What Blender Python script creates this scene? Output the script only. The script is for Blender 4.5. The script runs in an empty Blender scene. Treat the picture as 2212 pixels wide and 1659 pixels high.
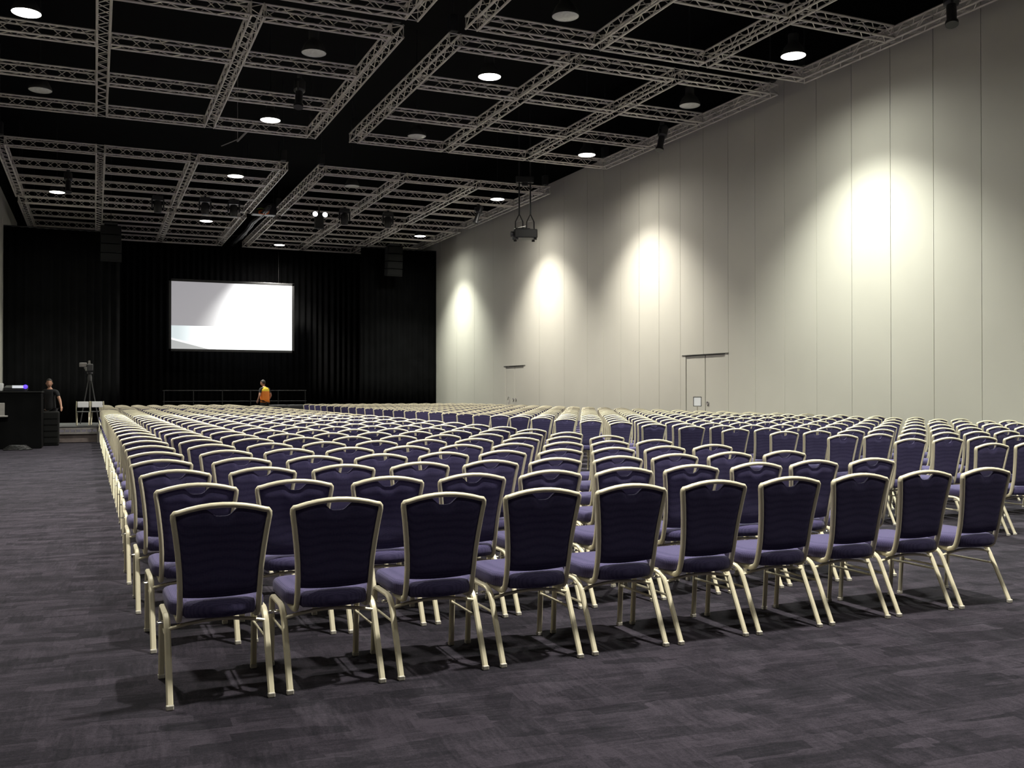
import bpy, bmesh, math, random
from mathutils import Vector, Matrix
random.seed(7)
scene = bpy.context.scene
col = scene.collection
PI = math.pi

# ------------------------------------------------------------------ camera
YAW, PITCH, ROLL, CAM_H = 0.4101, 0.0072, 0.0006, 1.4389
cd = bpy.data.cameras.new('camera'); cam = bpy.data.objects.new('camera', cd); col.objects.link(cam)
cd.sensor_width = 36.0; cd.lens = 36.0 * 2074.5 / 2212.0; cd.clip_end = 200
cam.matrix_world = (Matrix.Translation((0, 0, CAM_H)) @ Matrix.Rotation(-YAW, 4, 'Z')
                    @ Matrix.Rotation(PI / 2 + PITCH, 4, 'X') @ Matrix.Rotation(-ROLL, 4, 'Z'))
scene.camera = cam
scene.view_settings.view_transform = 'Standard'
scene.view_settings.look = 'None'
scene.view_settings.exposure = 0.0
scene.view_settings.gamma = 1.0
scene.view_settings.use_curve_mapping = False

def cam_uv(x, y, z):
    cx = x * math.cos(YAW) - y * math.sin(YAW); cz = x * math.sin(YAW) + y * math.cos(YAW)
    return 1106 + 2074.5 * cx / cz, 844 - 2074.5 * (z - CAM_H) / cz, cz

# ------------------------------------------------------------------ materials
def mat(name, color, rough=0.6, metal=0.0, emit=None, estr=0.0, spec=0.5):
    m = bpy.data.materials.new(name); m.use_nodes = True
    b = m.node_tree.nodes['Principled BSDF']
    b.inputs['Base Color'].default_value = (*color, 1)
    b.inputs['Roughness'].default_value = rough
    b.inputs['Metallic'].default_value = metal
    b.inputs['Specular IOR Level'].default_value = spec
    if emit:
        b.inputs['Emission Color'].default_value = (*emit, 1)
        b.inputs['Emission Strength'].default_value = estr
    return m

def noisy(m, scale, amt, bump=0.0, bscale=None, stretch=(1, 1, 1), dist=0.01):
    """slight procedural variation of the base colour plus bump"""
    nt = m.node_tree; b = nt.nodes['Principled BSDF']
    tc = nt.nodes.new('ShaderNodeTexCoord'); mp = nt.nodes.new('ShaderNodeMapping')
    mp.inputs['Scale'].default_value = stretch
    nt.links.new(tc.outputs['Object'], mp.inputs['Vector'])
    nz = nt.nodes.new('ShaderNodeTexNoise'); nz.inputs['Scale'].default_value = scale; nz.inputs['Detail'].default_value = 4
    nt.links.new(mp.outputs['Vector'], nz.inputs['Vector'])
    c = b.inputs['Base Color'].default_value[:3]
    r = nt.nodes.new('ShaderNodeValToRGB')
    r.color_ramp.elements[0].position = 0.3; r.color_ramp.elements[1].position = 0.7
    r.color_ramp.elements[0].color = (*[v * (1 - amt) for v in c], 1)
    r.color_ramp.elements[1].color = (*[min(1, v * (1 + amt)) for v in c], 1)
    nt.links.new(nz.outputs['Fac'], r.inputs['Fac']); nt.links.new(r.outputs['Color'], b.inputs['Base Color'])
    if bump:
        n2 = nt.nodes.new('ShaderNodeTexNoise'); n2.inputs['Scale'].default_value = bscale or scale * 4
        nt.links.new(mp.outputs['Vector'], n2.inputs['Vector'])
        bp = nt.nodes.new('ShaderNodeBump'); bp.inputs['Strength'].default_value = bump; bp.inputs['Distance'].default_value = dist
        nt.links.new(n2.outputs['Fac'], bp.inputs['Height']); nt.links.new(bp.outputs['Normal'], b.inputs['Normal'])
    return m

M = {}
M['gold'] = noisy(mat('champagne_metal', (0.74, 0.68, 0.50), 0.38, 0.12), 12, 0.04)
M['chrome'] = mat('chrome', (0.75, 0.73, 0.68), 0.15, 1.0)
M['foot'] = mat('foot_plastic', (0.55, 0.52, 0.45), 0.5)
def fabric():
    m = mat('chair_fabric', (0.105, 0.088, 0.20), 0.85, spec=0.25)
    nt = m.node_tree; b = nt.nodes['Principled BSDF']
    tc = nt.nodes.new('ShaderNodeTexCoord')
    v = nt.nodes.new('ShaderNodeTexVoronoi'); v.inputs['Scale'].default_value = 135; v.inputs['Randomness'].default_value = 0.15
    nt.links.new(tc.outputs['Object'], v.inputs['Vector'])
    r = nt.nodes.new('ShaderNodeValToRGB')
    r.color_ramp.elements[0].position = 0.2; r.color_ramp.elements[1].position = 0.75
    r.color_ramp.elements[0].color = (0.088, 0.074, 0.165, 1); r.color_ramp.elements[1].color = (0.036, 0.032, 0.088, 1)
    nt.links.new(v.outputs['Distance'], r.inputs['Fac']); nt.links.new(r.outputs['Color'], b.inputs['Base Color'])
    bp = nt.nodes.new('ShaderNodeBump'); bp.inputs['Strength'].default_value = 0.3; bp.inputs['Distance'].default_value = 0.002; bp.invert = True
    nt.links.new(v.outputs['Distance'], bp.inputs['Height']); nt.links.new(bp.outputs['Normal'], b.inputs['Normal'])
    b.inputs['Sheen Weight'].default_value = 0.05
    return m
M['fabric'] = fabric()
M['alu'] = noisy(mat('truss_aluminium', (0.58, 0.54, 0.50), 0.42, 0.35), 3, 0.12)
M['black'] = mat('black_paint', (0.006, 0.006, 0.006), 0.7, spec=0.2)
M['blackmetal'] = mat('black_powder_coat', (0.014, 0.014, 0.015), 0.45)
M['ceiling'] = mat('black_ceiling', (0.0035, 0.0035, 0.0035), 0.95, spec=0.1)
M['drape'] = noisy(mat('black_velour', (0.0030, 0.0030, 0.0033), 0.95, spec=0.08), 2.0, 0.3)
M['wall'] = noisy(mat('wall_laminate', (0.52, 0.50, 0.445), 0.62, spec=0.3), 0.6, 0.03, 0.03, 60)
M['wallback'] = noisy(mat('rear_wall_fabric', (0.10, 0.095, 0.09), 0.9), 2, 0.1)
M['seam'] = mat('panel_joint', (0.05, 0.047, 0.042), 0.8)
M['bell'] = mat('lamp_housing', (0.045, 0.045, 0.045), 0.5, 0.3)
M['lens_on'] = mat('lamp_lens_lit', (0.9, 0.9, 0.85), 0.4, emit=(1.0, 0.97, 0.88), estr=9.0)
M['lens_off'] = noisy(mat('lamp_lens_unlit', (0.62, 0.63, 0.58), 0.25, 0.0), 20, 0.12)
M['reflector'] = mat('lamp_reflector', (0.8, 0.8, 0.78), 0.3, 0.6)
M['white'] = mat('white_plastic', (0.75, 0.75, 0.75), 0.5)
M['paper'] = mat('white_paper', (0.85, 0.85, 0.88), 0.7)
M['grey'] = noisy(mat('grey_metal', (0.30, 0.28, 0.27), 0.5, 0.3), 10, 0.1)
M['darkgrey'] = mat('dark_grey_plastic', (0.05, 0.05, 0.052), 0.5)
M['orange'] = noisy(mat('hi_vis_orange', (1.0, 0.26, 0.03), 0.75, emit=None), 30, 0.08)
M['yellow'] = mat('hi_vis_yellow', (1.0, 0.72, 0.05), 0.75)
M['skin'] = mat('skin', (0.50, 0.27, 0.18), 0.55)
M['hair'] = noisy(mat('dark_hair', (0.03, 0.025, 0.022), 0.6), 60, 0.3)
M['blackcloth'] = noisy(mat('black_cotton', (0.012, 0.012, 0.014), 0.9), 20, 0.2)
M['blueled'] = mat('blue_led', (0.02, 0.02, 0.5), 0.5, emit=(0.05, 0.02, 1.0), estr=4.0)
M['screenlit'] = mat('lit_display', (0.5, 0.5, 0.5), 0.5, emit=(0.75, 0.8, 0.85), estr=0.55)
M['spotlens'] = mat('small_lamp_lit', (0.9, 0.9, 0.9), 0.4, emit=(1, 1, 1), estr=6.0)
M['hook'] = mat('cable_orange', (0.7, 0.16, 0.03), 0.6)
M['green'] = mat('cable_green', (0.25, 0.40, 0.05), 0.6)

def carpet():
    m = mat('carpet', (0.06, 0.055, 0.065), 0.95, spec=0.1)
    nt = m.node_tree; b = nt.nodes['Principled BSDF']; N = nt.nodes.new; L = nt.links.new
    tc = N('ShaderNodeTexCoord')
    rot = N('ShaderNodeMapping'); rot.inputs['Rotation'].default_value = (0, 0, math.radians(4)); L(tc.outputs['Object'], rot.inputs['Vector'])
    # square carpet tiles laid quarter-turned: streaks run one way or the other from tile to tile
    chk = N('ShaderNodeTexChecker'); chk.inputs['Scale'].default_value = 2.0; L(rot.outputs['Vector'], chk.inputs['Vector'])
    def streak(sc, s, det=5):
        mp = N('ShaderNodeMapping'); mp.inputs['Scale'].default_value = sc; L(rot.outputs['Vector'], mp.inputs['Vector'])
        n = N('ShaderNodeTexNoise'); n.inputs['Scale'].default_value = s; n.inputs['Detail'].default_value = det; n.inputs['Roughness'].default_value = 0.6
        L(mp.outputs['Vector'], n.inputs['Vector']); return n.outputs['Fac']
    a = streak((1.0, 9.0, 1), 4.5, 8); c = streak((9.0, 1.0, 1), 4.5, 8)
    mix = N('ShaderNodeMix'); mix.data_type = 'FLOAT'
    L(chk.outputs['Fac'], mix.inputs[0]); L(a, mix.inputs[2]); L(c, mix.inputs[3])
    # soft rectangular blocks of darker yarn
    def blocks(sc, w, off):
        mp = N('ShaderNodeMapping'); mp.inputs['Scale'].default_value = sc; mp.inputs['Location'].default_value = off
        L(rot.outputs['Vector'], mp.inputs['Vector'])
        nz = N('ShaderNodeTexNoise'); nz.inputs['Scale'].default_value = 6; L(rot.outputs['Vector'], nz.inputs['Vector'])
        ad = N('ShaderNodeVectorMath'); ad.operation = 'MULTIPLY_ADD'
        L(nz.outputs['Color'], ad.inputs[0]); ad.inputs[1].default_value = (w, w, 0); L(mp.outputs['Vector'], ad.inputs[2])
        v = N('ShaderNodeTexVoronoi'); v.distance = 'CHEBYCHEV'; v.inputs['Scale'].default_value = 1.0; v.inputs['Randomness'].default_value = 0.85
        L(ad.outputs[0], v.inputs['Vector'])
        s = N('ShaderNodeSeparateColor'); L(v.outputs['Color'], s.inputs[0]); return s.outputs[0]
    b1 = blocks((2.6, 9.0, 1), 0.10, (0, 0, 0)); b2 = blocks((9.0, 4.0, 1), 0.10, (3, 7, 0))
    def math_(op, x, y):
        n = N('ShaderNodeMath'); n.operation = op
        for i, q in enumerate((x, y)):
            if isinstance(q, (int, float)): n.inputs[i].default_value = q
            else: L(q, n.inputs[i])
        return n.outputs[0]
    fine = streak((1, 1, 1), 160, 2)
    v = math_('ADD', math_('MULTIPLY', mix.outputs[0], 0.55), math_('MULTIPLY', streak((1, 1, 1), 9, 8), 0.35))
    v = math_('ADD', v, math_('MULTIPLY', b1, 0.26)); v = math_('ADD', v, math_('MULTIPLY', b2, 0.12))
    v = math_('ADD', v, math_('MULTIPLY', math_('ADD', fine, streak((1, 1, 1), 60, 3)), 0.42)); v = math_('SUBTRACT', v, 0.55)
    r = N('ShaderNodeValToRGB'); e = r.color_ramp.elements
    e[0].position = 0.22; e[0].color = (0.0085, 0.008, 0.011, 1)
    e[1].position = 0.75; e[1].color = (0.042, 0.036, 0.048, 1)
    k = e.new(0.45); k.color = (0.0185, 0.0165, 0.0225, 1)
    L(v, r.inputs['Fac']); L(r.outputs['Color'], b.inputs['Base Color'])
    bp = N('ShaderNodeBump'); bp.inputs['Strength'].default_value = 0.4; bp.inputs['Distance'].default_value = 0.004
    L(fine, bp.inputs['Height']); L(bp.outputs['Normal'], b.inputs['Normal'])
    return m
M['carpet'] = carpet()

# ------------------------------------------------------------------ mesh helpers
def mesh_obj(name, bm, m, parent=None, smooth=False):
    me = bpy.data.meshes.new(name); bm.normal_update()
    bmesh.ops.recalc_face_normals(bm, faces=bm.faces)
    bm.to_mesh(me); bm.free()
    for k in (m if isinstance(m, (list, tuple)) else [m]): me.materials.append(k)
    if smooth:
        for p in me.polygons: p.use_smooth = True
        if smooth != 'all':
            try: me.set_sharp_from_angle(angle=math.radians(38))
            except Exception: pass
    o = bpy.data.objects.new(name, me); col.objects.link(o)
    if parent: o.parent = parent
    return o

def tag(o, label=None, cat=None, group=None, kind=None):
    if label: o['label'] = label
    if cat: o['category'] = cat
    if group: o['group'] = group
    if kind: o['kind'] = kind
    return o

def thing(name, label, cat, loc=(0, 0, 0), rz=0.0, group=None):
    o = bpy.data.objects.new(name, None); col.objects.link(o)
    o.location = loc; o.rotation_euler = (0, 0, rz); o.empty_display_size = 0.1
    return tag(o, label, cat, group)

def copy_tree(root, loc, rz, label=None, group=None):
    r = root.copy(); col.objects.link(r); r.location = loc; r.rotation_euler = (0, 0, rz)
    if label: r['label'] = label
    if group: r['group'] = group
    for ch in list(root.children):
        c = ch.copy(); col.objects.link(c); c.parent = r
        for g in ch.children:
            d = g.copy(); col.objects.link(d); d.parent = c
    return r

def box(bm, c, s, rot=None, mi=0):
    vs = []
    for dx in (-.5, .5):
        for dy in (-.5, .5):
            for dz in (-.5, .5):
                v = Vector((dx * s[0], dy * s[1], dz * s[2]))
                if rot is not None: v = rot @ v
                vs.append(bm.verts.new(v + Vector(c)))
    for f in ((0, 1, 3, 2), (4, 6, 7, 5), (0, 4, 5, 1), (2, 3, 7, 6), (0, 2, 6, 4), (1, 5, 7, 3)):
        bm.faces.new([vs[i] for i in f]).material_index = mi

def bbox(bm, c, s, bev=0.01, seg=2, rot=None, mi=0):
    b2 = bmesh.new(); box(b2, (0, 0, 0), s)
    bmesh.ops.bevel(b2, geom=list(b2.edges), offset=bev, segments=seg, profile=0.5, affect='EDGES')
    mp = {}
    for v in b2.verts:
        co = v.co if rot is None else rot @ v.co
        mp[v] = bm.verts.new(co + Vector(c))
    for f in b2.faces: bm.faces.new([mp[v] for v in f.verts]).material_index = mi
    b2.free()

def rprof(w, h, r=0.25, n=2):
    """rounded rectangle profile"""
    rr = min(w, h) * r; pts = []
    for sx, sy, a0 in ((1, 1, 0), (-1, 1, 90), (-1, -1, 180), (1, -1, 270)):
        for k in range(n):
            a = math.radians(a0 + (90 * k / (n - 1) if n > 1 else 45))
            pts.append((sx * (w / 2 - rr) + rr * math.cos(a), sy * (h / 2 - rr) + rr * math.sin(a)))
    return pts
def cprof(r, n=6):
    return [(r * math.cos(2 * PI * k / n), r * math.sin(2 * PI * k / n)) for k in range(n)]

def sweep(bm, pts, prof, ref=(1, 0, 0), mi=0, closed=False):
    """sweep a profile (side along ref, other across) through points with mitred joints"""
    pts = [Vector(p) for p in pts]; n = len(pts); ref = Vector(ref).normalized(); rings = []
    for i, p in enumerate(pts):
        if i == 0: t = pts[1] - p
        elif i == n - 1: t = p - pts[i - 1]
        else: t = (pts[i + 1] - p).normalized() + (p - pts[i - 1]).normalized()
        t.normalize()
        s = ref - t * ref.dot(t)
        if s.length < 1e-4: s = Vector((0, 0, 1)) - t * t.z
        s.normalize(); u = t.cross(s)
        k = 1.0
        if 0 < i < n - 1:
            c = t.dot((pts[i + 1] - p).normalized()); k = 1 / max(c, 0.6)
            # widen only across the bend
            bend = ((pts[i + 1] - p).normalized() - (p - pts[i - 1]).normalized())
            if bend.length > 1e-5:
                bend.normalize(); ring = []
                for a, b in prof:
                    o = s * a + u * b; o += bend * (o.dot(bend)) * (k - 1); ring.append(bm.verts.new(p + o))
                rings.append(ring); continue
        rings.append([bm.verts.new(p + s * a + u * b) for a, b in prof])
    m = len(prof)
    for i in range(n - 1):
        for j in range(m):
            bm.faces.new((rings[i][j], rings[i][(j + 1) % m], rings[i + 1][(j + 1) % m], rings[i + 1][j])).material_index = mi
    bm.faces.new(rings[0][::-1]).material_index = mi; bm.faces.new(rings[-1]).material_index = mi

def arc(p0, p1, p2, n=4):
    """quadratic corner from p0 to p2 round p1"""
    p0, p1, p2 = Vector(p0), Vector(p1), Vector(p2); out = []
    for k in range(n + 1):
        t = k / n; out.append(p0 * (1 - t) ** 2 + p1 * 2 * t * (1 - t) + p2 * t * t)
    return out

def lathe(bm, prof, n=24, c=(0, 0, 0), mi=0, cap=True):
    rings = []
    for r, z in prof:
        if r < 1e-5: rings.append([bm.verts.new((c[0], c[1], c[2] + z))])
        else: rings.append([bm.verts.new((c[0] + r * math.cos(2 * PI * k / n), c[1] + r * math.sin(2 * PI * k / n), c[2] + z)) for k in range(n)])
    for a, b in zip(rings, rings[1:]):
        for k in range(n):
            q = [a[k % len(a)], a[(k + 1) % len(a)], b[(k + 1) % len(b)], b[k % len(b)]]
            q2 = []
            for v in q:
                if v not in q2: q2.append(v)
            if len(q2) > 2: bm.faces.new(q2).material_index = mi
    if cap:
        for r in (rings[0], rings[-1]):
            if len(r) > 2: bm.faces.new(r).material_index = mi

# ------------------------------------------------------------------ the room
WL, WR, WN, WF, ZC, ZW = -3.35, 15.9, -11.0, 50.6, 11.6, 9.34
bm = bmesh.new(); box(bm, ((WL + WR) / 2, (WN + WF) / 2, -0.1), (WR - WL + 1, WF - WN + 1, 0.2))
tag(mesh_obj('floor', bm, M['carpet']), kind='structure')
bm = bmesh.new(); box(bm, ((WL + WR) / 2, (WN + WF) / 2, ZC + 0.1), (WR - WL + 1, WF - WN + 1, 0.2))
tag(mesh_obj('ceiling', bm, M['ceiling']), kind='structure')
# right wall: tall laminate panels with open joints, black above
SEAMS = [-11 + 0.0]
SEAMS = [13.54 + 1.17 * k for k in range(-20, 15)] 
SEAMS = [s for s in SEAMS if s > WN] + [31.73, 33.9, 35.0 + 1.3, 38.6, 40.9, 43.2, 45.5, 47.8]
DOORS = {1: (35.40, 37.26), 2: (21.88, 23.80)}; DH = 2.47
pieces = [WN] + SEAMS + [WF]
pieces = sorted(set(round(p, 3) for p in pieces))
def make_side_wall(name, x, sgn, cuts, doors):
    bm = bmesh.new(); g = 0.006; T = 0.16
    for a, b in zip(cuts, cuts[1:]):
        if b - a < 0.1: continue
        a, b, z0 = a + g, b - g, 0.0
        for (d0, d1) in doors.values():
            if a < d1 and b > d0:
                z0 = DH + 0.015
                if a < d0: box(bm, (x + sgn * (T / 2), (a + d0) / 2, z0 / 2), (T, d0 - a, z0), mi=0)
                if b > d1: box(bm, (x + sgn * (T / 2), (b + d1) / 2, z0 / 2), (T, b - d1, z0), mi=0)
        box(bm, (x + sgn * (T / 2), (a + b) / 2, (z0 + ZW) / 2), (T, b - a, ZW - z0), mi=0)
    # recessed backing seen as thin dark joints, and black wall over the panels
    box(bm, (x + sgn * (T + 0.05), (cuts[0] + cuts[-1]) / 2, ZW / 2), (0.1, cuts[-1] - cuts[0], ZW), mi=1)
    box(bm, (x + sgn * 0.25, (cuts[0] + cuts[-1]) / 2, (ZW + ZC) / 2), (0.3, cuts[-1] - cuts[0], ZC - ZW), mi=2)
    return tag(mesh_obj(name, bm, [M['wall'], M['seam'], M['ceiling']]), kind='structure')
make_side_wall('wall_right', WR, 1, pieces, DOORS)
make_side_wall('wall_left', WL, -1, [WN] + [WN + 1.17 * k for k in range(1, 52)] + [WF], {})
bm = bmesh.new(); box(bm, ((WL + WR) / 2, WF + 0.1, ZC / 2), (WR - WL + 0.8, 0.2, ZC))
tag(mesh_obj('wall_back', bm, M['ceiling']), kind='structure')
bm = bmesh.new(); box(bm, ((WL + WR) / 2, WN - 0.1, ZC / 2), (WR - WL + 0.8, 0.2, ZC))
tag(mesh_obj('wall_front', bm, M['wallback']), kind='structure')
# flush double doors in the right wall
for n, (a, b) in DOORS.items():
    bm = bmesh.new(); mid = (a + b) / 2; g = 0.02
    for p, q in ((a, mid), (mid, b)):
        box(bm, (WR + 0.07, (p + q) / 2, DH / 2 - 0.01), (0.10, q - p - 2 * g, DH - 0.03))
    d = tag(mesh_obj('door_%d' % n, bm, M['wall']), 'flush double door panels in the pale right wall', None, kind='structure')
    bm = bmesh.new()
    box(bm, (WR + 0.002, mid, DH + 0.004), (0.03, b - a + 0.34, 0.022))
    mesh_obj('door_head', bm, M['seam'], d)
    for s in (-1, 1) if n == 1 else (-1,):
        bm = bmesh.new()
        lathe(bm, [(0.0, 0), (0.062, 0), (0.062, 0.012), (0.045, 0.02), (0.03, 0.012), (0, 0.012)], 20)
        bmesh.ops.rotate(bm, verts=bm.verts, matrix=Matrix.Rotation(-PI / 2, 3, 'Y'))
        bmesh.ops.translate(bm, verts=bm.verts, vec=(WR + 0.018, mid + s * 0.13, 1.09))
        mesh_obj('door_pull', bm, M['grey'], d, True)

# ------------------------------------------------------------------ banquet chair
def yf(z): return sum(yf0(z + q) for q in (-.04, -.02, 0, .02, .04)) / 5 if z > .47 else yf0(z)
def yf0(z):   # depth of the back frame (towards the stage) at height z
    P = [(0.36, .150), (0.41, .104), (0.46, .088), (0.54, .070), (0.65, .053), (0.75, .036), (0.88, .016), (0.93, .008)]
    if z <= P[0][0]: return P[0][1]
    for (a, b), (c, d) in zip(P, P[1:]):
        if z <= c: return b + (d - b) * (z - a) / (c - a)
    return P[-1][1]
def hw(z):   # half width of the frame centre line
    P = [(0.40, .178), (0.52, .1785), (0.60, .182), (0.70, .192), (0.80, .205), (0.87, .2165)]
    if z <= P[0][0]: return P[0][1]
    for (a, b), (c, d) in zip(P, P[1:]):
        if z <= c: return b + (d - b) * (z - a) / (c - a)
    return P[-1][1]
TOPZ, CORZ = 0.915, 0.872
def arch(x): return CORZ + 0.006 + (TOPZ - CORZ - 0.006) * (1 - (x / 0.2165) ** 2)

def frame_path(nseg=1):
    R = [(0.178, 0.30, 0.376), (0.178, 0.19, 0.372)]
    R += [tuple(v) for v in arc((0.178, 0.16, 0.373), (0.178, 0.108, 0.376), (0.178, 0.098, 0.43), 3 * nseg)]
    for z in (0.48, 0.54, 0.62, 0.70, 0.78, 0.835): R.append((hw(z), yf(z), z))
    R += [tuple(v) for v in arc((hw(.858), yf(.858), .858), (0.2190, yf(.885), .888), (0.194, yf(.885), arch(.194)), 3)]
    xs = [0.15, 0.10, 0.05]
    R += [(x, yf(arch(x)), arch(x)) for x in xs]
    Lp = [(-x, y, z) for x, y, z in R[::-1]]
    return R + [(0, yf(TOPZ), TOPZ)] + Lp

def sweep_frame(bm, path, w, t):
    """frame tube: w seen from behind, t front to back; section follows the loop"""
    pts = [Vector(p) for p in path]; n = len(pts); rings = []
    for i, p in enumerate(pts):
        a = pts[max(i - 1, 0)]; b = pts[min(i + 1, n - 1)]
        tg = (b - a).normalized()
        side = Vector((1, 0, 0)) if abs(tg.x) < 0.3 else None
        if abs(p.x) > 0.19 and p.z < 0.86: s = Vector((1, 0, 0)) * (1 if p.x > 0 else -1)
        else:
            s = Vector((0, 1, 0)).cross(tg); s = -s if s.dot(Vector((p.x, 0, p.z - 0.7))) < 0 else s
        s = (s - tg * s.dot(tg)).normalized(); u = s.cross(tg).normalized()
        rings.append([bm.verts.new(p + s * x + u * y) for x, y in rprof(w, t, 0.42, 3)])
    m = len(rings[0])
    for i in range(n - 1):
        for j in range(m):
            bm.faces.new((rings[i][j], rings[i][(j + 1) % m], rings[i + 1][(j + 1) % m], rings[i + 1][j]))
    bm.faces.new(rings[0]); bm.faces.new(rings[-1])

def pad_mesh(nu=33, nv=12):
    bm = bmesh.new()
    def top(u):
        x = u * 0.2; z = arch(x) - 0.012
        notch = 0.040 * math.exp(-((x / 0.052) ** 4)) if abs(x) < 0.12 else 0
        return z - notch
    fr, bk = [], []
    for j in range(nv + 1):
        v = j / nv; rf, rb = [], []
        for i in range(nu):
            u = -1 + 2 * i / (nu - 1)
            z0 = 0.478 + 0.010 * u * u; z = z0 + (top(u) - z0) * v
            x = u * (hw(min(z, .865)) - 0.009)
            e = max(0.0, 1 - abs(u) ** 6) ** 0.5; ev = max(0.0, 1 - abs(2 * v - 1) ** 10) ** 0.5
            th = 0.006 + 0.014 * e * ev
            belly = 0.012 * (1 - u * u) * math.sin(PI * min(1, v * 1.1))
            y = yf(z)
            rf.append(bm.verts.new((x, y + th + 0.004 + belly, z))); rb.append(bm.verts.new((x, y - th * 0.8 + belly * 0.6, z)))
        fr.append(rf); bk.append(rb)
    for j in range(nv):
        for i in range(nu - 1):
            bm.faces.new((fr[j][i], fr[j][i + 1], fr[j + 1][i + 1], fr[j + 1][i]))
            bm.faces.new((bk[j][i], bk[j + 1][i], bk[j + 1][i + 1], bk[j][i + 1]))
        for i in (0, nu - 1): bm.faces.new((fr[j][i], fr[j + 1][i], bk[j + 1][i], bk[j][i]))
    for i in range(nu - 1):
        for j in (0, nv): bm.faces.new((fr[j][i], bk[j][i], bk[j][i + 1], fr[j][i + 1]))
    return bm

def seat_mesh(small=False):
    bm = bmesh.new(); out = []
    n = 3 if small else 7
    for k in range(n): # rear edge, bowed backwards
        x = -0.160 + 0.320 * k / (n - 1); out.append((x, 0.082 - 0.046 * (1 - (x / 0.160) ** 2)))
    out += [(0.164, 0.135), (0.196, 0.165), (0.218, 0.20), (0.223, 0.30), (0.225, 0.44), (0.223, 0.52), (0.208, 0.555), (0.16, 0.568), (0.06, 0.573),
            (-0.06, 0.573), (-0.16, 0.568), (-0.208, 0.555), (-0.223, 0.52), (-0.225, 0.44), (-0.223, 0.30), (-0.218, 0.20), (-0.196, 0.165), (-0.164, 0.135)]
    c = Vector((0, 0.32, 0)); rings = []
    for z, s in ((0.390, 0.94), (0.398, 0.985), (0.420, 1.0), (0.444, 0.995), (0.458, 0.965), (0.467, 0.88), (0.473, 0.6)):
        if small and z in (0.398, 0.458, 0.473): continue
        rings.append([bm.verts.new((c.x + (x - c.x) * s, c.y + (y - c.y) * s, z)) for x, y in out])
    m = len(out)
    for a, b in zip(rings, rings[1:]):
        for j in range(m): bm.faces.new((a[j], a[(j + 1) % m], b[(j + 1) % m], b[j]))
    bm.faces.new(rings[0][::-1]); bm.faces.new(rings[-1])
    return bm

LEGX = 0.2255
def leg_rear(bm, s):
    pts = [(s * LEGX, 0.018, 0.006)] + [tuple(v) for v in arc((s * LEGX, 0.175, 0.315), (s * LEGX, 0.205, 0.375), (s * LEGX, 0.27, 0.377), 4)]
    sweep(bm, pts, rprof(0.030, 0.022, 0.3, 2))
def leg_front(bm, s):
    pts = [(s * LEGX, 0.545, 0.006)] + [tuple(v) for v in arc((s * LEGX, 0.52, 0.33), (s * LEGX, 0.512, 0.377), (s * LEGX, 0.46, 0.377), 4)]
    sweep(bm, pts, rprof(0.030, 0.022, 0.3, 2))
def rail(bm, s): sweep(bm, [(s * LEGX, 0.265, 0.377), (s * LEGX, 0.465, 0.377)], rprof(0.030, 0.022, 0.3, 2))
def foot(bm, x, y): bbox(bm, (x, y, 0.012), (0.033, 0.026, 0.024), 0.004, 1)
def crossbar(bm, y=0.180, z0=0.328, lift=0.028, w=0.44):
    pts = [(x * w / 2, y, z0 + lift * (1 - x * x)) for x in (-1, -.66, -.33, 0, .33, .66, 1)]
    sweep(bm, pts, rprof(0.018, 0.016, 0.3, 2), ref=(0, 1, 0))
def stretcher(bm, s): sweep(bm, [(s * 0.219, 0.135, 0.252), (s * 0.219, 0.532, 0.252)], rprof(0.009, 0.014, 0.4, 2))
def clip(bm, s):
    sweep(bm, [(s * 0.236, 0.215, 0.352), (s * 0.262, 0.215, 0.352), (s * 0.266, 0.232, 0.352), (s * 0.262, 0.25, 0.352), (s * 0.236, 0.25, 0.352)], cprof(0.0045, 6), ref=(0, 0, 1))

def make_chair(near):
    t = thing('banquet_chair', 'x', 'chair')
    mesh_obj('seat', seat_mesh(), M['fabric'], t, 'all')
    mesh_obj('backrest', pad_mesh(), M['fabric'], t, True)
    bm = bmesh.new(); sweep_frame(bm, frame_path(), 0.0255, 0.032); mesh_obj('back_frame', bm, M['gold'], t, 'all')
    if near:
        for s in (-1, 1):
            bm = bmesh.new(); leg_rear(bm, s); l = mesh_obj('leg', bm, M['gold'], t, True)
            bm = bmesh.new(); foot(bm, s * LEGX, 0.020); mesh_obj('foot_glide', bm, M['foot'], l)
            bm = bmesh.new(); leg_front(bm, s); l = mesh_obj('leg', bm, M['gold'], t, True)
            bm = bmesh.new(); foot(bm, s * LEGX, 0.545); mesh_obj('foot_glide', bm, M['foot'], l)
            bm = bmesh.new(); rail(bm, s); mesh_obj('side_rail', bm, M['gold'], t, True)
            bm = bmesh.new(); stretcher(bm, s); mesh_obj('stretcher', bm, M['gold'], t, True)
            bm = bmesh.new(); clip(bm, s); mesh_obj('linking_clip', bm, M['chrome'], t, True)
        bm = bmesh.new(); crossbar(bm); mesh_obj('rear_crossbar', bm, M['gold'], t, True)
        bm = bmesh.new(); crossbar(bm, 0.50, 0.362, 0.0); mesh_obj('front_crossbar', bm, M['gold'], t, True)
    else:
        bm = bmesh.new()
        for s in (-1, 1): leg_rear(bm, s); leg_front(bm, s); rail(bm, s); stretcher(bm, s); foot(bm, s * LEGX, 0.02); foot(bm, s * LEGX, 0.545)
        crossbar(bm); crossbar(bm, 0.50, 0.362, 0.0)
        mesh_obj('base_frame', bm, M['gold'], t, True)
    return t

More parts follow.
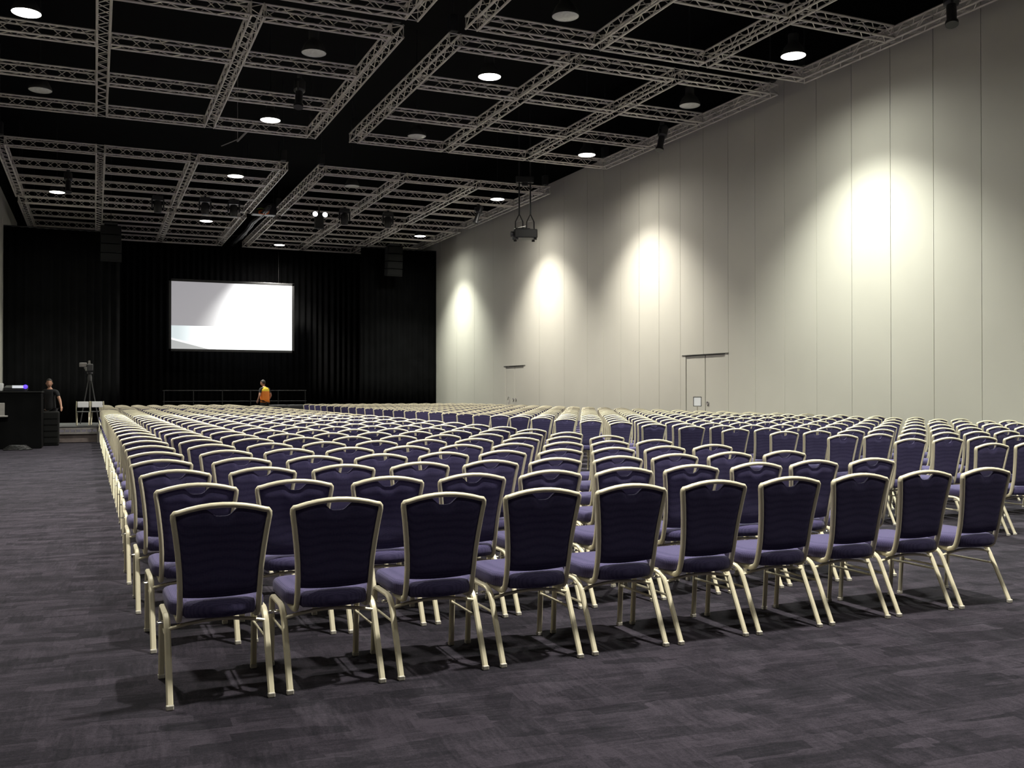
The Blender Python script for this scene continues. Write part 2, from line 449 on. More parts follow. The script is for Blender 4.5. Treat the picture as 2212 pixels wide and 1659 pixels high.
GR = 0.0065   # the chair blocks stand a hair askew to the walls
def place(r, d): return (r * math.cos(GR) - d * math.sin(GR), r * math.sin(GR) + d * math.cos(GR))
ADJ = {(0, 0): .008, (2, 0): -.034, (2, 1): -.018, (2, 2): -.01, (3, 0): -.05, (3, 1): -.012, (4, 0): -.025, (5, 0): -.012}
RA, DA, SX, SY, RB, DB = 0.564, 4.58, 0.5486, 1.0229, 8.1216, 6.70
spots = []
for j in range(25):
    for i in range(10): spots.append(('L', j, i, RA + i * SX + ADJ.get((j, i), 0), DA + j * SY))
for j in range(8):
    for i in range(10 if j < 5 else 9): spots.append(('F', j, i, RA + 0.06 + i * SX, 31.4 + j * 1.0))
for j in range(32):
    for i in range(13): spots.append(('R', j, i, RB + i * SX, DB + j * SY))
ORD = ['nearest', 'second', 'third', 'fourth', 'fifth', 'sixth', 'seventh', 'eighth', 'ninth', 'tenth', 'eleventh', 'twelfth', 'thirteenth', 'fourteenth',
       'fifteenth', 'sixteenth', 'seventeenth', 'eighteenth', 'nineteenth', 'twentieth', 'twenty-first', 'twenty-second', 'twenty-third', 'twenty-fourth', 'twenty-fifth', 'twenty-sixth', 'twenty-seventh', 'twenty-eighth', 'twenty-ninth', 'thirtieth']
ORD1 = ['leftmost'] + ORD[1:]
vis = []
for s in spots:
    x, y = place(s[3], s[4]); u, v, cz = cam_uv(x, y, 0.85)
    if -60 < u < 2285 or (s[0] != 'R' and u > -60): vis.append((cz, s, x, y))
vis.sort(key=lambda q: q[0])
near_proto = make_chair(True); far_proto = make_chair(False); used = {True: False, False: False}
NEAR_N, KEEP = 120, 300
for n, (cz, (blk, j, i, r, d), x, y) in enumerate(vis[:KEEP]):
    near = n < NEAR_N
    jx, jy, ja = random.uniform(-.003, .003), random.uniform(-.02, .02), random.uniform(-.010, .010)
    if j == 0 and blk == 'L': jy *= 0.3
    where = {'L': 'left block', 'R': 'right block', 'F': 'front left block'}[blk]
    rowt = 'nearest row' if j == 0 else ORD[j] + ' row from the camera'
    if blk == 'L' and i == 9: st = 'last seat by the centre aisle'
    elif blk == 'R' and i == 12: st = 'last seat towards the wall'
    else: st = ORD1[i] + ' seat'
    if st.startswith('last'): st = {9: 'aisle-end seat', 12: 'wall-end seat'}[i]
    lab = 'gold-framed %s banquet chair, %s, %s, %s' % ('navy' if blk == 'L' else 'dark blue', where, rowt, st)
    grp = {'L': 'banquet chairs of the left block', 'R': 'banquet chairs of the right block', 'F': 'banquet chairs of the front left block'}[blk]
    src = near_proto if near else far_proto
    loc = (x + jx, y + jy, 0); rz = GR + ja
    if not used[near]:
        used[near] = True; src.location = loc; src.rotation_euler = (0, 0, rz); src['label'] = lab; src['group'] = grp
    else: copy_tree(src, loc, rz, lab, grp)

# the chairs too far away to tell one by one: one mesh
def low_chair():
    bm = bmesh.new()
    # backrest with its frame
    path = [(0.178, 0.10, 0.37), (0.178, yf(.46), .46), (0.183, yf(.62), .62), (0.205, yf(.80), .80), (0.2165, yf(.86), .862), (0.200, yf(.885), .886),
            (0.12, yf(.9), arch(.12)), (0, yf(TOPZ), TOPZ), (-0.12, yf(.9), arch(.12)), (-0.200, yf(.885), .886), (-0.2165, yf(.86), .862), (-0.205, yf(.80), .80),
            (-0.183, yf(.62), .62), (-0.178, yf(.46), .46), (-0.178, 0.10, 0.37)]
    pts = [Vector(p) for p in path]; rings = []
    for i, p in enumerate(pts):
        tg = (pts[min(i + 1, len(pts) - 1)] - pts[max(i - 1, 0)]).normalized()
        s = Vector((0, 1, 0)).cross(tg).normalized()
        rings.append([bm.verts.new(p + s * a + Vector((0, 1, 0)) * b) for a, b in ((.013, .015), (-.013, .015), (-.013, -.015), (.013, -.015))])
    for a, b in zip(rings, rings[1:]):
        for j in range(4): bm.faces.new((a[j], a[(j + 1) % 4], b[(j + 1) % 4], b[j])).material_index = 0
    # pad
    fr, bk = [], []
    for z in (0.455, 0.62, 0.78, 0.868):
        w = hw(z) - .01
        fr.append([bm.verts.new((x * w, yf(z) + .022, z + (0.01 * (1 - x * x) if z > .8 else 0))) for x in (-1, 0, 1)])
        bk.append([bm.verts.new((x * w, yf(z) - .012, z + (0.01 * (1 - x * x) if z > .8 else 0))) for x in (-1, 0, 1)])
    for j in range(3):
        for i in range(2):
            bm.faces.new((fr[j][i], fr[j][i + 1], fr[j + 1][i + 1], fr[j + 1][i])).material_index = 1
            bm.faces.new((bk[j][i], bk[j + 1][i], bk[j + 1][i + 1], bk[j][i + 1])).material_index = 1
    for i in range(2): bm.faces.new((fr[3][i], fr[3][i + 1], bk[3][i + 1], bk[3][i])).material_index = 1
    box(bm, (0, 0.33, 0.430), (0.43, 0.47, 0.075), mi=1)
    for s in (-1, 1):
        sweep(bm, [(s * LEGX, .018, 0), (s * LEGX, .19, .35), (s * LEGX, .25, .377), (s * LEGX, .48, .377), (s * LEGX, .545, 0)], rprof(.029, .02, 0, 1), mi=0)
    return bm
lb = low_chair(); lb.verts.index_update()
lv = [v.co.copy() for v in lb.verts]; lf = [([v.index for v in f.verts], f.material_index) for f in lb.faces]; lb.free()
V, F, MI = [], [], []
for cz, s, x, y in vis[KEEP:]:
    a = GR + random.uniform(-.015, .015); ca, sa = math.cos(a), math.sin(a); o = len(V); jy = random.uniform(-.02, .02)
    for c in lv: V.append((x + c.x * ca - c.y * sa, y + jy + c.x * sa + c.y * ca, c.z))
    for f, m in lf: F.append([i + o for i in f]); MI.append(m)
me = bpy.data.meshes.new('banquet_chairs'); me.from_pydata(V, [], F); me.materials.append(M['gold']); me.materials.append(M['fabric'])
me.polygons.foreach_set('material_index', MI); me.update()
far = bpy.data.objects.new('banquet_chairs', me); col.objects.link(far)
tag(far, 'distant rows of gold-framed banquet chairs merging towards the stage', 'chairs', kind='stuff')

# ------------------------------------------------------------------ roof trusses
ZT, TW = 8.6, 0.29
def truss_mesh(L, pitch=0.30):
    """box truss running along +y from 0 to L, bottom at z=0, centred on x"""
    bm = bmesh.new(); h = TW / 2 - 0.024; ch = cprof(0.024, 6)
    C = [(-h, 0.024), (h, 0.024), (h, TW - 0.024), (-h, TW - 0.024)]
    for x, z in C: sweep(bm, [(x, 0, z), (x, L, z)], ch)
    n = max(2, round(L / pitch)); st = L / n; lp = cprof(0.0105, 4)
    for k in range(4):
        a, b = C[k], C[(k + 1) % 4]
        for i in range(n):
            y0, y1 = i * st + 0.01, (i + 1) * st - 0.01
            p, q = (a, b) if i % 2 == 0 else (b, a)
            if k % 2 == 0 or True: sweep(bm, [(p[0], y0, p[1]), (q[0], y1, q[1])], lp, ref=(0.3, 0.5, 0.8))
    for y in (0.012, L - 0.012):
        for k in range(4):
            a, b = C[k], C[(k + 1) % 4]; sweep(bm, [(a[0], y, a[1]), (b[0], y, b[1])], lp, ref=(0, 1, 0))
    me_o = mesh_obj('truss_beam', bm, M['alu'], None, True)
    me = me_o.data; bpy.data.objects.remove(me_o); return me
LONG = 8.55; SHORT = 2.70 - TW - 0.01
me_long = truss_mesh(LONG); me_short = truss_mesh(SHORT)
me_short2 = truss_mesh(2.40)
def truss_grid(xs, ys, label):
    """xs: centre lines of the four long beams; ys: centre lines of the four cross beams"""
    t = thing('truss_grid', label, 'truss', ((xs[0] + xs[-1]) / 2, (ys[0] + ys[-1]) / 2, ZT), 0, 'ceiling truss grids')
    ox, oy = t.location.x, t.location.y
    for x in xs:
        o = bpy.data.objects.new('long_beam', me_long); col.objects.link(o); o.parent = t
        o.location = (x - ox, ys[0] - TW / 2 - oy, 0); o.scale.y = (ys[-1] - ys[0] + TW) / LONG
    for y in ys:
        for a, b in zip(xs, xs[1:]):
            o = bpy.data.objects.new('cross_beam', me_short); col.objects.link(o); o.parent = t
            g = b - a - TW; o.rotation_euler = (0, 0, -PI / 2); o.location = (a + TW / 2 - ox, y - oy, 0); o.scale.y = g / SHORT
    for x, y in ((xs[0], ys[0]), (xs[-1], ys[0]), (xs[0], ys[-1]), (xs[-1], ys[-1])):
        bm = bmesh.new(); sweep(bm, [(0, 0, TW), (0, 0, ZC - ZT - .005)], cprof(0.012, 6), ref=(1, 0, 0)); bbox(bm, (0, 0, TW + 0.22), (0.18, 0.22, 0.36), 0.02)
        o = mesh_obj('hoist', bm, M['blackmetal'], t); o.location = (x - ox, y - oy, 0)
    return t
XL = [-2.55, 0.15, 2.85, 5.62]; XR = [6.86, 9.65, 12.35, 15.06]
Y0 = [9.40, 12.15, 14.90, 17.65]; Y1 = [18.87, 21.62, 24.35, 27.12]; Y2 = [31.6, 34.28, 36.95, 39.6]; Y3 = [40.9, 43.62, 46.35, 49.05]
truss_grid(XL, Y1, 'aluminium truss grid over the left chair block, large bays at upper left')
truss_grid(XR, Y1, 'aluminium truss grid over the right chair block, along the lit wall')
truss_grid(XL, Y0, 'aluminium truss grid cut off by the top edge, left of the dark gap')
truss_grid(XR, Y0, 'aluminium truss grid cut off by the top edge, at upper right')
truss_grid(XL, Y2, 'distant aluminium truss grid past the dark cross gap, left side')
truss_grid(XR, Y2, 'distant aluminium truss grid past the dark cross gap, behind the hanging projector')
truss_grid(XL, Y3, 'farthest aluminium truss grid before the black curtain, left side')
truss_grid(XR, Y3, 'farthest aluminium truss grid before the black curtain, right side')

# ------------------------------------------------------------------ pendant lamps
def lamp_proto(on):
    t = thing('pendant_lamp', 'x', 'lamp')
    bm = bmesh.new()
    lathe(bm, [(0.262, 0.0), (0.262, 0.03), (0.235, 0.10), (0.19, 0.19), (0.125, 0.27), (0.11, 0.30), (0.11, 0.46), (0.075, 0.49), (0.0, 0.49)], 28, cap=False)
    mesh_obj('housing', bm, M['bell'], t, True)
    bm = bmesh.new()
    lathe(bm, [(0.257, 0.004), (0.245, -0.004), (0.16, -0.022), (0.0, -0.034)], 28, cap=False); lathe(bm, [(0.257, 0.004), (0, 0.004)], 28, cap=False)
    mesh_obj('lens', bm, M['lens_on'] if on else M['lens_off'], t, True)
    bm = bmesh.new(); sweep(bm, [(0, 0, 0.48), (0, 0, ZC - ZT + 0.02)], cprof(0.014, 8), ref=(1, 0, 0)); mesh_obj('suspension_rod', bm, M['blackmetal'], t)
    return t
on_p, off_p = lamp_proto(True), lamp_proto(False); lamp_used = set()
LIT = [(-1.2, 20.3, 'lit pendant lamp in the top left corner over the left aisle'),
       (4.25, 25.8, 'lit pendant lamp at upper left, inside the large bay beside the dark gap'),
       (8.25, 20.25, 'lit pendant lamp high in the centre, just right of the dark gap'),
       (13.7, 16.4, 'lit pendant lamp at upper right, closest to the camera along the wall'),
       (13.7, 25.8, 'lit pendant lamp against the wall top, left of the widest wall glow'),
       (4.3, 33.0, 'lit pendant lamp in the distant left grid, directly before the cross gap'),
       (-1.25, 38.2, 'lit pendant lamp low at far left, above the control desk'),
       (4.3, 42.2, 'lit pendant lamp above the upper edge of the projection screen'),
       (13.8, 33.1, 'lit pendant lamp just left of the hanging projector'),
       (13.8, 42.4, 'lit pendant lamp in the far right grid near the wall corner'),
       (8.3, 47.7, 'lit pendant lamp farthest away, up and right of the screen'),
       (4.25, 16.4, 'lit pendant lamp beyond the top edge, left of the dark gap'),
       (8.25, 11.0, 'lit pendant lamp beyond the top edge above the centre aisle'),
       (-1.2, 11.0, 'lit pendant lamp beyond the top edge above the left aisle'),
       (4.25, 4.1, 'lit pendant lamp overhead above the nearest chair row'),
       (13.7, 6.9, 'lit pendant lamp overhead near the right wall'),
       (8.25, 1.6, 'lit pendant lamp overhead to the right of the camera'),
       (-1.2, 1.6, 'lit pendant lamp overhead to the left of the camera')]
OFF = [(4.25, 20.3, 'unlit pendant lamp at upper left with grey lens'), (8.25, 16.4, 'unlit pendant lamp at top centre with pale grey lens'),
       (13.7, 20.3, 'unlit pendant lamp at upper right near the wall, dark housing'), (8.3, 25.8, 'unlit pendant lamp in the centre bay left of the cross beam'),
       (-1.2, 25.4, 'unlit pendant lamp at far left, barely visible in the dark'), (8.25, 33.0, 'unlit pendant lamp in the distant grid right of the dark gap')]
POWER = {(-1.2, 1.6): 0.06, (8.25, 1.6): 0.3, (4.25, 4.1): 0.95, (13.7, 6.9): 1.15}
def put_lamp(src, x, y, lab):
    if src.name not in lamp_used:
        lamp_used.add(src.name); src.location = (x, y, ZT); src['label'] = lab; src['group'] = 'ceiling pendant lamps'; return
    copy_tree(src, (x, y, ZT), 0, lab, 'ceiling pendant lamps')
for n, (x, y, lab) in enumerate(LIT):
    k = POWER.get((x, y), 1.0)
    if k == 0.0: continue
    put_lamp(on_p, x, y, lab)
    ld = bpy.data.lights.new('lamp_beam', 'SPOT'); ld.energy = 4800 * k
    ld.color = (1.0, 0.965, 0.86) if n % 3 else (0.97, 1.0, 0.88)
    ld.spot_size = math.radians(105); ld.spot_blend = 0.78; ld.shadow_soft_size = 0.2
    lo = bpy.data.objects.new('lamp_beam', ld); col.objects.link(lo); lo.location = (x, y, ZT - 0.06)
    # wide spill of the same lens
    ls = bpy.data.lights.new('lamp_spill', 'SPOT'); ls.energy = 800 * k; ls.color = ld.color
    ls.spot_size = math.radians(168); ls.spot_blend = 1.0; ls.shadow_soft_size = 0.25
    lo = bpy.data.objects.new('lamp_spill', ls); col.objects.link(lo); lo.location = (x, y, ZT - 0.06)
for x, y, lab in OFF: put_lamp(off_p, x, y, lab)

# ------------------------------------------------------------------ stage lighting fixtures hung on the trusses
def moving_head():
    t = thing('moving_head_light', 'x', 'stage light')
    bm = bmesh.new(); bbox(bm, (0, 0, -0.10), (0.36, 0.30, 0.12), 0.02); box(bm, (0, 0, -0.02), (0.06, 0.2, 0.08)); mesh_obj('base', bm, M['blackmetal'], t)
    bm = bmesh.new()
    for s in (-1, 1): bbox(bm, (s * 0.20, 0, -0.32), (0.05, 0.12, 0.36), 0.015)
    bbox(bm, (0, 0, -0.175), (0.42, 0.14, 0.04), 0.01); mesh_obj('yoke', bm, M['blackmetal'], t)
    bm = bmesh.new(); lathe(bm, [(0.0, 0.20), (0.10, 0.20), (0.14, 0.14), (0.15, -0.10), (0.12, -0.24), (0.0, -0.24)], 20, (0, 0, -0.42)); mesh_obj('head', bm, M['blackmetal'], t, True)
    bm = bmesh.new(); lathe(bm, [(0.0, -0.245), (0.10, -0.243), (0.10, -0.238)], 20, (0, 0, -0.42), cap=False); mesh_obj('front_lens', bm, M['darkgrey'], t)
    return t
mh = moving_head()
MH = [(2.1, 37.2, 'black moving head light hanging left of the others, above the screen'), (3.72, 36.9, 'black moving head light hanging above the lit lamp over the screen'),
      (4.75, 36.95, 'black moving head light hanging beside the dark gap, left side'), (8.95, 37.0, 'black moving head light hanging where two bright beams meet'),
      (10.7, 37.0, 'black moving head light hanging in the middle of the far right grid')]
for n, (x, y, lab) in enumerate(MH):
    if n == 0: mh.location = (x, y, ZT); mh['label'] = lab; mh['group'] = 'moving head lights'
    else: copy_tree(mh, (x, y, ZT), 0, lab, 'moving head lights')
t = thing('twin_floodlight', 'black twin floodlight with two small glowing white lenses on the far grid', 'stage light', (7.95, 37.0, ZT))
bm = bmesh.new(); sweep(bm, [(0, 0, 0.02), (0, 0, -0.30)], cprof(0.03, 8)); bbox(bm, (0, 0, -0.58), (0.34, 0.2, 0.62), 0.03); mesh_obj('body', bm, M['blackmetal'], t)
for s in (-1, 1):
    bm = bmesh.new(); lathe(bm, [(0, 0), (0.12, 0.0), (0.10, 0.10), (0.05, 0.2), (0, 0.2)], 16)
    bmesh.ops.rotate(bm, verts=bm.verts, matrix=Matrix.Rotation(-PI / 2, 3, 'X')); bmesh.ops.translate(bm, verts=bm.verts, vec=(s * 0.19, -0.20, -0.36))
    h = mesh_obj('lamp_head', bm, M['blackmetal'], t, True)
    bm = bmesh.new(); lathe(bm, [(0, 0), (0.095, 0), (0.095, 0.006), (0, 0.006)], 16)
    bmesh.ops.rotate(bm, verts=bm.verts, matrix=Matrix.Rotation(-PI / 2, 3, 'X')); bmesh.ops.translate(bm, verts=bm.verts, vec=(s * 0.19, -0.21, -0.36))
    mesh_obj('glowing_lens', bm, M['spotlens'], h, True)

def profile_light():
    t = thing('profile_spotlight', 'x', 'stage light')
    bm = bmesh.new(); sweep(bm, [(0, 0, 0.30), (0, 0, -0.12)], cprof(0.02, 8)); bbox(bm, (0, 0, 0.02), (0.08, 0.10, 0.10), 0.01); mesh_obj('clamp', bm, M['blackmetal'], t)
    bm = bmesh.new()
    sweep(bm, [(-0.15, 0, -0.34), (-0.15, 0, -0.14), (0.15, 0, -0.14), (0.15, 0, -0.34)], rprof(0.04, 0.01, 0.2, 1), ref=(0, 1, 0)); mesh_obj('yoke', bm, M['blackmetal'], t)
    bm = bmesh.new(); R = Matrix.Rotation(math.radians(18), 3, 'Y')
    b2 = bmesh.new(); lathe(b2, [(0, 0.30), (0.09, 0.30), (0.13, 0.26), (0.13, 0.02), (0.085, -0.02), (0.085, -0.34), (0.11, -0.36), (0.11, -0.42), (0, -0.42)], 18)
    bmesh.ops.rotate(b2, verts=b2.verts, matrix=R); bmesh.ops.translate(b2, verts=b2.verts, vec=(0, 0, -0.33))
    mesh_obj('lamp_body', b2, M['blackmetal'], t, True); bm.free()
    return t
pl = profile_light()
PLS = [(13.5, 34.28, 'black profile spotlight hung near the far wall top'), (13.95, 21.98, 'black profile spotlight hung at the wall side between the two nearest wall glows'),
       (13.9, 12.45, 'black profile spotlight hung at the top right corner'), (4.27, 21.98, 'black profile spotlight hung on the near left grid'),
       (-0.8, 34.28, 'black profile spotlight hung on the far left grid above the lit lamp')]
for n, (x, y, lab) in enumerate(PLS):
    if n == 0: pl.location = (x, y, ZT); pl['label'] = lab; pl['group'] = 'profile spotlights'
    else: copy_tree(pl, (x, y, ZT), 0.4 * n, lab, 'profile spotlights')

# cable run and junction box down the dark central gap
t = thing('cable_bundle', 'thick black cable loom along the dark central ceiling gap with orange coil', 'cable', (6.24, 44.0, ZT))
bm = bmesh.new()
for k in range(5):
    pts = [(0.05 * math.cos(k * 1.3) + 0.03 * math.sin(q * 2 + k), -6.0 + q * 1.0, 0.05 + 0.05 * math.sin(k * 1.3) - 0.04 * math.sin(q * 1.1)) for q in range(12)]
    sweep(bm, pts, cprof(0.045, 7), ref=(1, 0, 0))
mesh_obj('loom', bm, M['blackmetal'], t, 'all')
bm = bmesh.new(); bbox(bm, (0.02, -4.4, 0.18), (0.95, 0.5, 0.46), 0.04); mesh_obj('junction_box', bm, M['blackmetal'], t)
bm = bmesh.new()
for k in range(3):
    pts = [(-0.02 + 0.20 * math.cos(a * 0.55), -4.72 - 0.03 * k, 0.02 + 0.085 * math.sin(a * 0.55 + k * 0.4)) for a in range(13)]
    sweep(bm, pts, cprof(0.018, 6), ref=(0, 1, 0))
mesh_obj('orange_coil', bm, M['hook'], t, 'all')
bm = bmesh.new(); sweep(bm, [(-0.3, -4.74, 0.12), (-0.15, -4.76, 0.17), (0.05, -4.76, 0.13), (0.22, -4.74, 0.16)], cprof(0.015, 6), ref=(0, 1, 0)); mesh_obj('green_cable', bm, M['green'], t, 'all')
# grey conduit pieces seen in the void
t = tag(mesh_obj('conduit', (lambda b: (sweep(b, [(3.95, 29.9, 9.0), (4.15, 27.6, 9.0)], cprof(0.03, 8)), sweep(b, [(3.95, 29.9, 9.0), (3.95, 29.9, ZC - .002)], cprof(0.012, 6), ref=(1, 0, 0)), sweep(b, [(3.6, 30.9, 9.05), (3.95, 29.9, 9.05)], cprof(0.015, 6)), b)[-1])(bmesh.new()), M['grey']),
        'thin grey conduit slanting across the dark ceiling gap', 'pipe')

# ------------------------------------------------------------------ hanging projector
t = thing('projector', 'black video projector hanging on two straps before the pale wall', 'projector', (13.3, 29.5, 6.52), math.radians(-16))
bm = bmesh.new(); bbox(bm, (0, 0, 0.19), (0.78, 0.62, 0.30), 0.035, 3); bbox(bm, (-0.10, 0, 0.35), (0.5, 0.5, 0.05), 0.02); mesh_obj('body', bm, M['blackmetal'], t)
bm = bmesh.new(); b2 = bmesh.new(); lathe(b2, [(0, 0), (0.085, 0), (0.095, 0.03), (0.095, 0.12), (0.07, 0.12), (0, 0.10)], 20)
bmesh.ops.rotate(b2, verts=b2.verts, matrix=Matrix.Rotation(-PI / 2, 3, 'Y')); bmesh.ops.translate(b2, verts=b2.verts, vec=(-0.37, -0.1, 0.18)); bm.free(); mesh_obj('lens_barrel', b2, M['darkgrey'], t, True)
for x, y in ((-0.30, -.22), (0.32, -.22), (-0.30, .22), (0.32, .22)):
    bm = bmesh.new(); bbox(bm, (x, y, 0.015), (0.10, 0.06, 0.06), 0.01); mesh_obj('corner_foot', bm, M['blackmetal'], t)
for s in (-1, 1):
    sx = s * 0.19
    bm = bmesh.new()
    for q in (-1, 1):
        sweep(bm, [(sx + q * 0.13, 0, 0.35), (sx + q * 0.125, 0, 0.62), (sx, 0, 0.88)], cprof(0.020, 8), ref=(0, 1, 0))
    sweep(bm, [(sx, 0, 0.86), (sx, 0, 5.08)], rprof(0.055, 0.02, 0.2, 1), ref=(1, 0, 0)); mesh_obj('hanging_strap', bm, M['blackmetal'], t)
    bm = bmesh.new()
    sweep(bm, [(sx - .10, 0.02, 0.40), (sx - .10, 0.02, 0.62), (sx + .10, 0.02, 0.66), (sx + .10, 0.02, 0.40), (sx - .10, 0.02, 0.40)], rprof(0.02, 0.02, 0.2, 1), ref=(0, 1, 0)); mesh_obj('shackle_frame', bm, M['grey'], t)
bm = bmesh.new(); sweep(bm, [(-0.38, -0.05, 0.37), (0.02, 0.0, 0.48)], cprof(0.014, 8)); mesh_obj('chrome_brace', bm, M['chrome'], t, True)
bm = bmesh.new(); bbox(bm, (0, 0, 2.05), (0.60, 0.14, 0.22), 0.02); bbox(bm, (0, 0, 1.9), (0.2, 0.12, 0.14), 0.02); mesh_obj('spreader_bar', bm, M['blackmetal'], t)

# ------------------------------------------------------------------ curtains
def curtain(name, x0, x1, y, z0, z1, label, pitch=0.30, amp=0.07, flat=False):
    bm = bmesh.new(); n = int((x1 - x0) / pitch * 8); rows = 4; prev = None; rng = random.Random(hash(name + str(x0)) % 1000 if False else int(x0 * 10) + 77)
    ph = 0; xs, off = [], []
    for i in range(n + 1):
        x = x0 + (x1 - x0) * i / n; ph += (2 * PI / 8) * rng.uniform(0.75, 1.25)
        xs.append(x); off.append(math.sin(ph) * amp * rng.uniform(0.8, 1.1))
    F1, B1 = [], []
    for k in range(rows + 1):
        z = z0 + (z1 - z0) * k / rows; s = 1.0 if k < rows else 0.6
        F1.append([bm.verts.new((x, y - 0.02 + o * s, z)) for x, o in zip(xs, off)])
        B1.append([bm.verts.new((x, y + 0.02 + o * s, z)) for x, o in zip(xs, off)])
    for k in range(rows):
        for i in range(n):
            bm.faces.new((F1[k][i], F1[k][i + 1], F1[k + 1][i + 1], F1[k + 1][i])); bm.faces.new((B1[k][i], B1[k + 1][i], B1[k + 1][i + 1], B1[k][i + 1]))
        for i in (0, n): bm.faces.new((F1[k][i], F1[k + 1][i], B1[k + 1][i], B1[k][i]))
    for i in range(n):
        for k in (0, rows): bm.faces.new((F1[k][i], B1[k][i], B1[k][i + 1], F1[k][i + 1]))
    t = thing(name, label, 'curtain', ((x0 + x1) / 2, y, 0), 0, 'black stage curtains')
    o = mesh_obj('drape', bm, M['drape'], t, 'all'); o.location = (-(x0 + x1) / 2, -y, 0)
    bm = bmesh.new(); sweep(bm, [(x0, y, z1 + 0.02), (x1, y, z1 + 0.02)], cprof(0.03, 8), ref=(0, 1, 0)); o = mesh_obj('curtain_pipe', bm, M['blackmetal'], t); o.location = (-(x0 + x1) / 2, -y, 0)
    return t
curtain('stage_curtain', 0.9, 14.2, 49.9, 0.03, 9.25, 'black pleated backdrop curtain behind the projection screen')
curtain('stage_curtain', WL + 0.02, 0.95, 43.0, 0.03, 8.0, 'black side curtain at far left behind the control desk', amp=0.04)
curtain('stage_curtain', 12.0, WR - 0.01, 46.2, 0.03, 8.5, 'black side curtain meeting the pale right wall', amp=0.04)

# ------------------------------------------------------------------ projection screen
def screen_mat():
    m = bpy.data.materials.new('projected_picture'); m.use_nodes = True
    nt = m.node_tree; b = nt.nodes['Principled BSDF']; N = nt.nodes.new; L = nt.links.new
    b.inputs['Base Color'].default_value = (0.25, 0.25, 0.25, 1); b.inputs['Roughness'].default_value = 0.9
    tc = N('ShaderNodeTexCoord'); sp = N('ShaderNodeSeparateXYZ'); L(tc.outputs['Generated'], sp.inputs[0])
    def mt(op, *a, clamp=False):
        n = N('ShaderNodeMath'); n.operation = op; n.use_clamp = clamp
        for i, q in enumerate(a):
            if isinstance(q, (int, float)): n.inputs[i].default_value = q
            else: L(q, n.inputs[i])
        return n.outputs[0]
    x, z = sp.outputs['X'], sp.outputs['Z']
    # a bright window-like field fills the right; its edge leans and softens downwards
    edge = mt('ADD', 0.46, mt('MULTIPLY', mt('POWER', z, 3.0), 0.10))
    wd = mt('ADD', 0.12, mt('MULTIPLY', mt('SUBTRACT', 1.0, z), 0.30))
    white = mt('DIVIDE', mt('SUBTRACT', x, mt('SUBTRACT', edge, wd)), wd, clamp=True); white = mt('POWER', white, 1.9)
    low = mt('LESS_THAN', z, 0.345)
    def mix(f, a, c):
        n = N('ShaderNodeMix'); n.data_type = 'RGBA'
        if isinstance(f, float): n.inputs[0].default_value = f
        else: L(f, n.inputs[0])
        for k, q in ((6, a), (7, c)):
            if isinstance(q, tuple): n.inputs[k].default_value = (*q, 1)
            else: L(q, n.inputs[k])
        return n.outputs[2]
    c = mix(low, (0.31, 0.30, 0.32), (0.66, 0.74, 0.76))
    c = mix(white, c, (1.6, 1.6, 1.6))
    lw = mt('MULTIPLY', low, mt('DIVIDE', mt('SUBTRACT', x, 0.05), 0.36, clamp=True)); c = mix(lw, c, (1.5, 1.6, 1.6))
    tri = mt('SUBTRACT', mt('SUBTRACT', 0.135, mt('MULTIPLY', x, 0.45)), z)
    c = mix(mt('GREATER_THAN', tri, -0.03), c, (0.95, 0.97, 0.97)); c = mix(mt('GREATER_THAN', tri, 0.0), c, (0.42, 0.43, 0.43))
    L(c, b.inputs['Emission Color']); b.inputs['Emission Strength'].default_value = 1.0
    return m
t = thing('projection_screen', 'large bright projection screen hanging on the black backdrop', 'screen', (6.22, 48.6, 3.47))
bm = bmesh.new(); box(bm, (0, 0, 1.62), (5.72, 0.02, 3.24)); mesh_obj('picture', bm, screen_mat(), t)
bm = bmesh.new()
for s in (-1, 1): bbox(bm, (s * 2.92, 0.02, 1.62), (0.12, 0.08, 3.48), 0.01); bbox(bm, (0, 0.02, 1.62 + s * 1.68), (5.96, 0.08, 0.12), 0.01)
mesh_obj('border_frame', bm, M['blackmetal'], t)
for s in (-2.2, 2.2):
    bm = bmesh.new(); sweep(bm, [(s, 0.02, 3.36), (s, 0.02, ZC - 3.4)], cprof(0.004, 6)); mesh_obj('hanging_cable', bm, M['black'], t)

# ------------------------------------------------------------------ speakers flown left and right of the stage
def line_array(x, y, z, lab, n=4):
    t = thing('line_array_speaker', lab, 'speaker', (x, y, z), 0, 'flown loudspeakers')
    bm = bmesh.new(); box(bm, (0, 0, 0.06), (0.5, 0.5, 0.08)); sweep(bm, [(0, 0, 0.05), (0, 0, ZC - z)], cprof(0.012, 6)); mesh_obj('flying_frame', bm, M['blackmetal'], t)
    for k in range(n):
        bm = bmesh.new(); a = math.radians(3 * k); R = Matrix.Rotation(a, 3, 'X')
        bbox(bm, (0, 0.02 * k * k * 0.5, -0.19 - 0.36 * k), (0.78, 0.5, 0.34), 0.02, 2, R); c = mesh_obj('cabinet', bm, M['black'], t)
        bm = bmesh.new(); bbox(bm, (0, -0.26 + 0.02 * k * k * 0.5, -0.19 - 0.36 * k), (0.70, 0.02, 0.28), 0.005, 1, R); mesh_obj('grille', bm, M['black'], c)
line_array(13.4, 45.3, 8.5, 'black flown loudspeaker stack before the right side curtain')
line_array(0.6, 42.2, 8.15, 'black flown loudspeaker stack at the inner end of the left curtain')

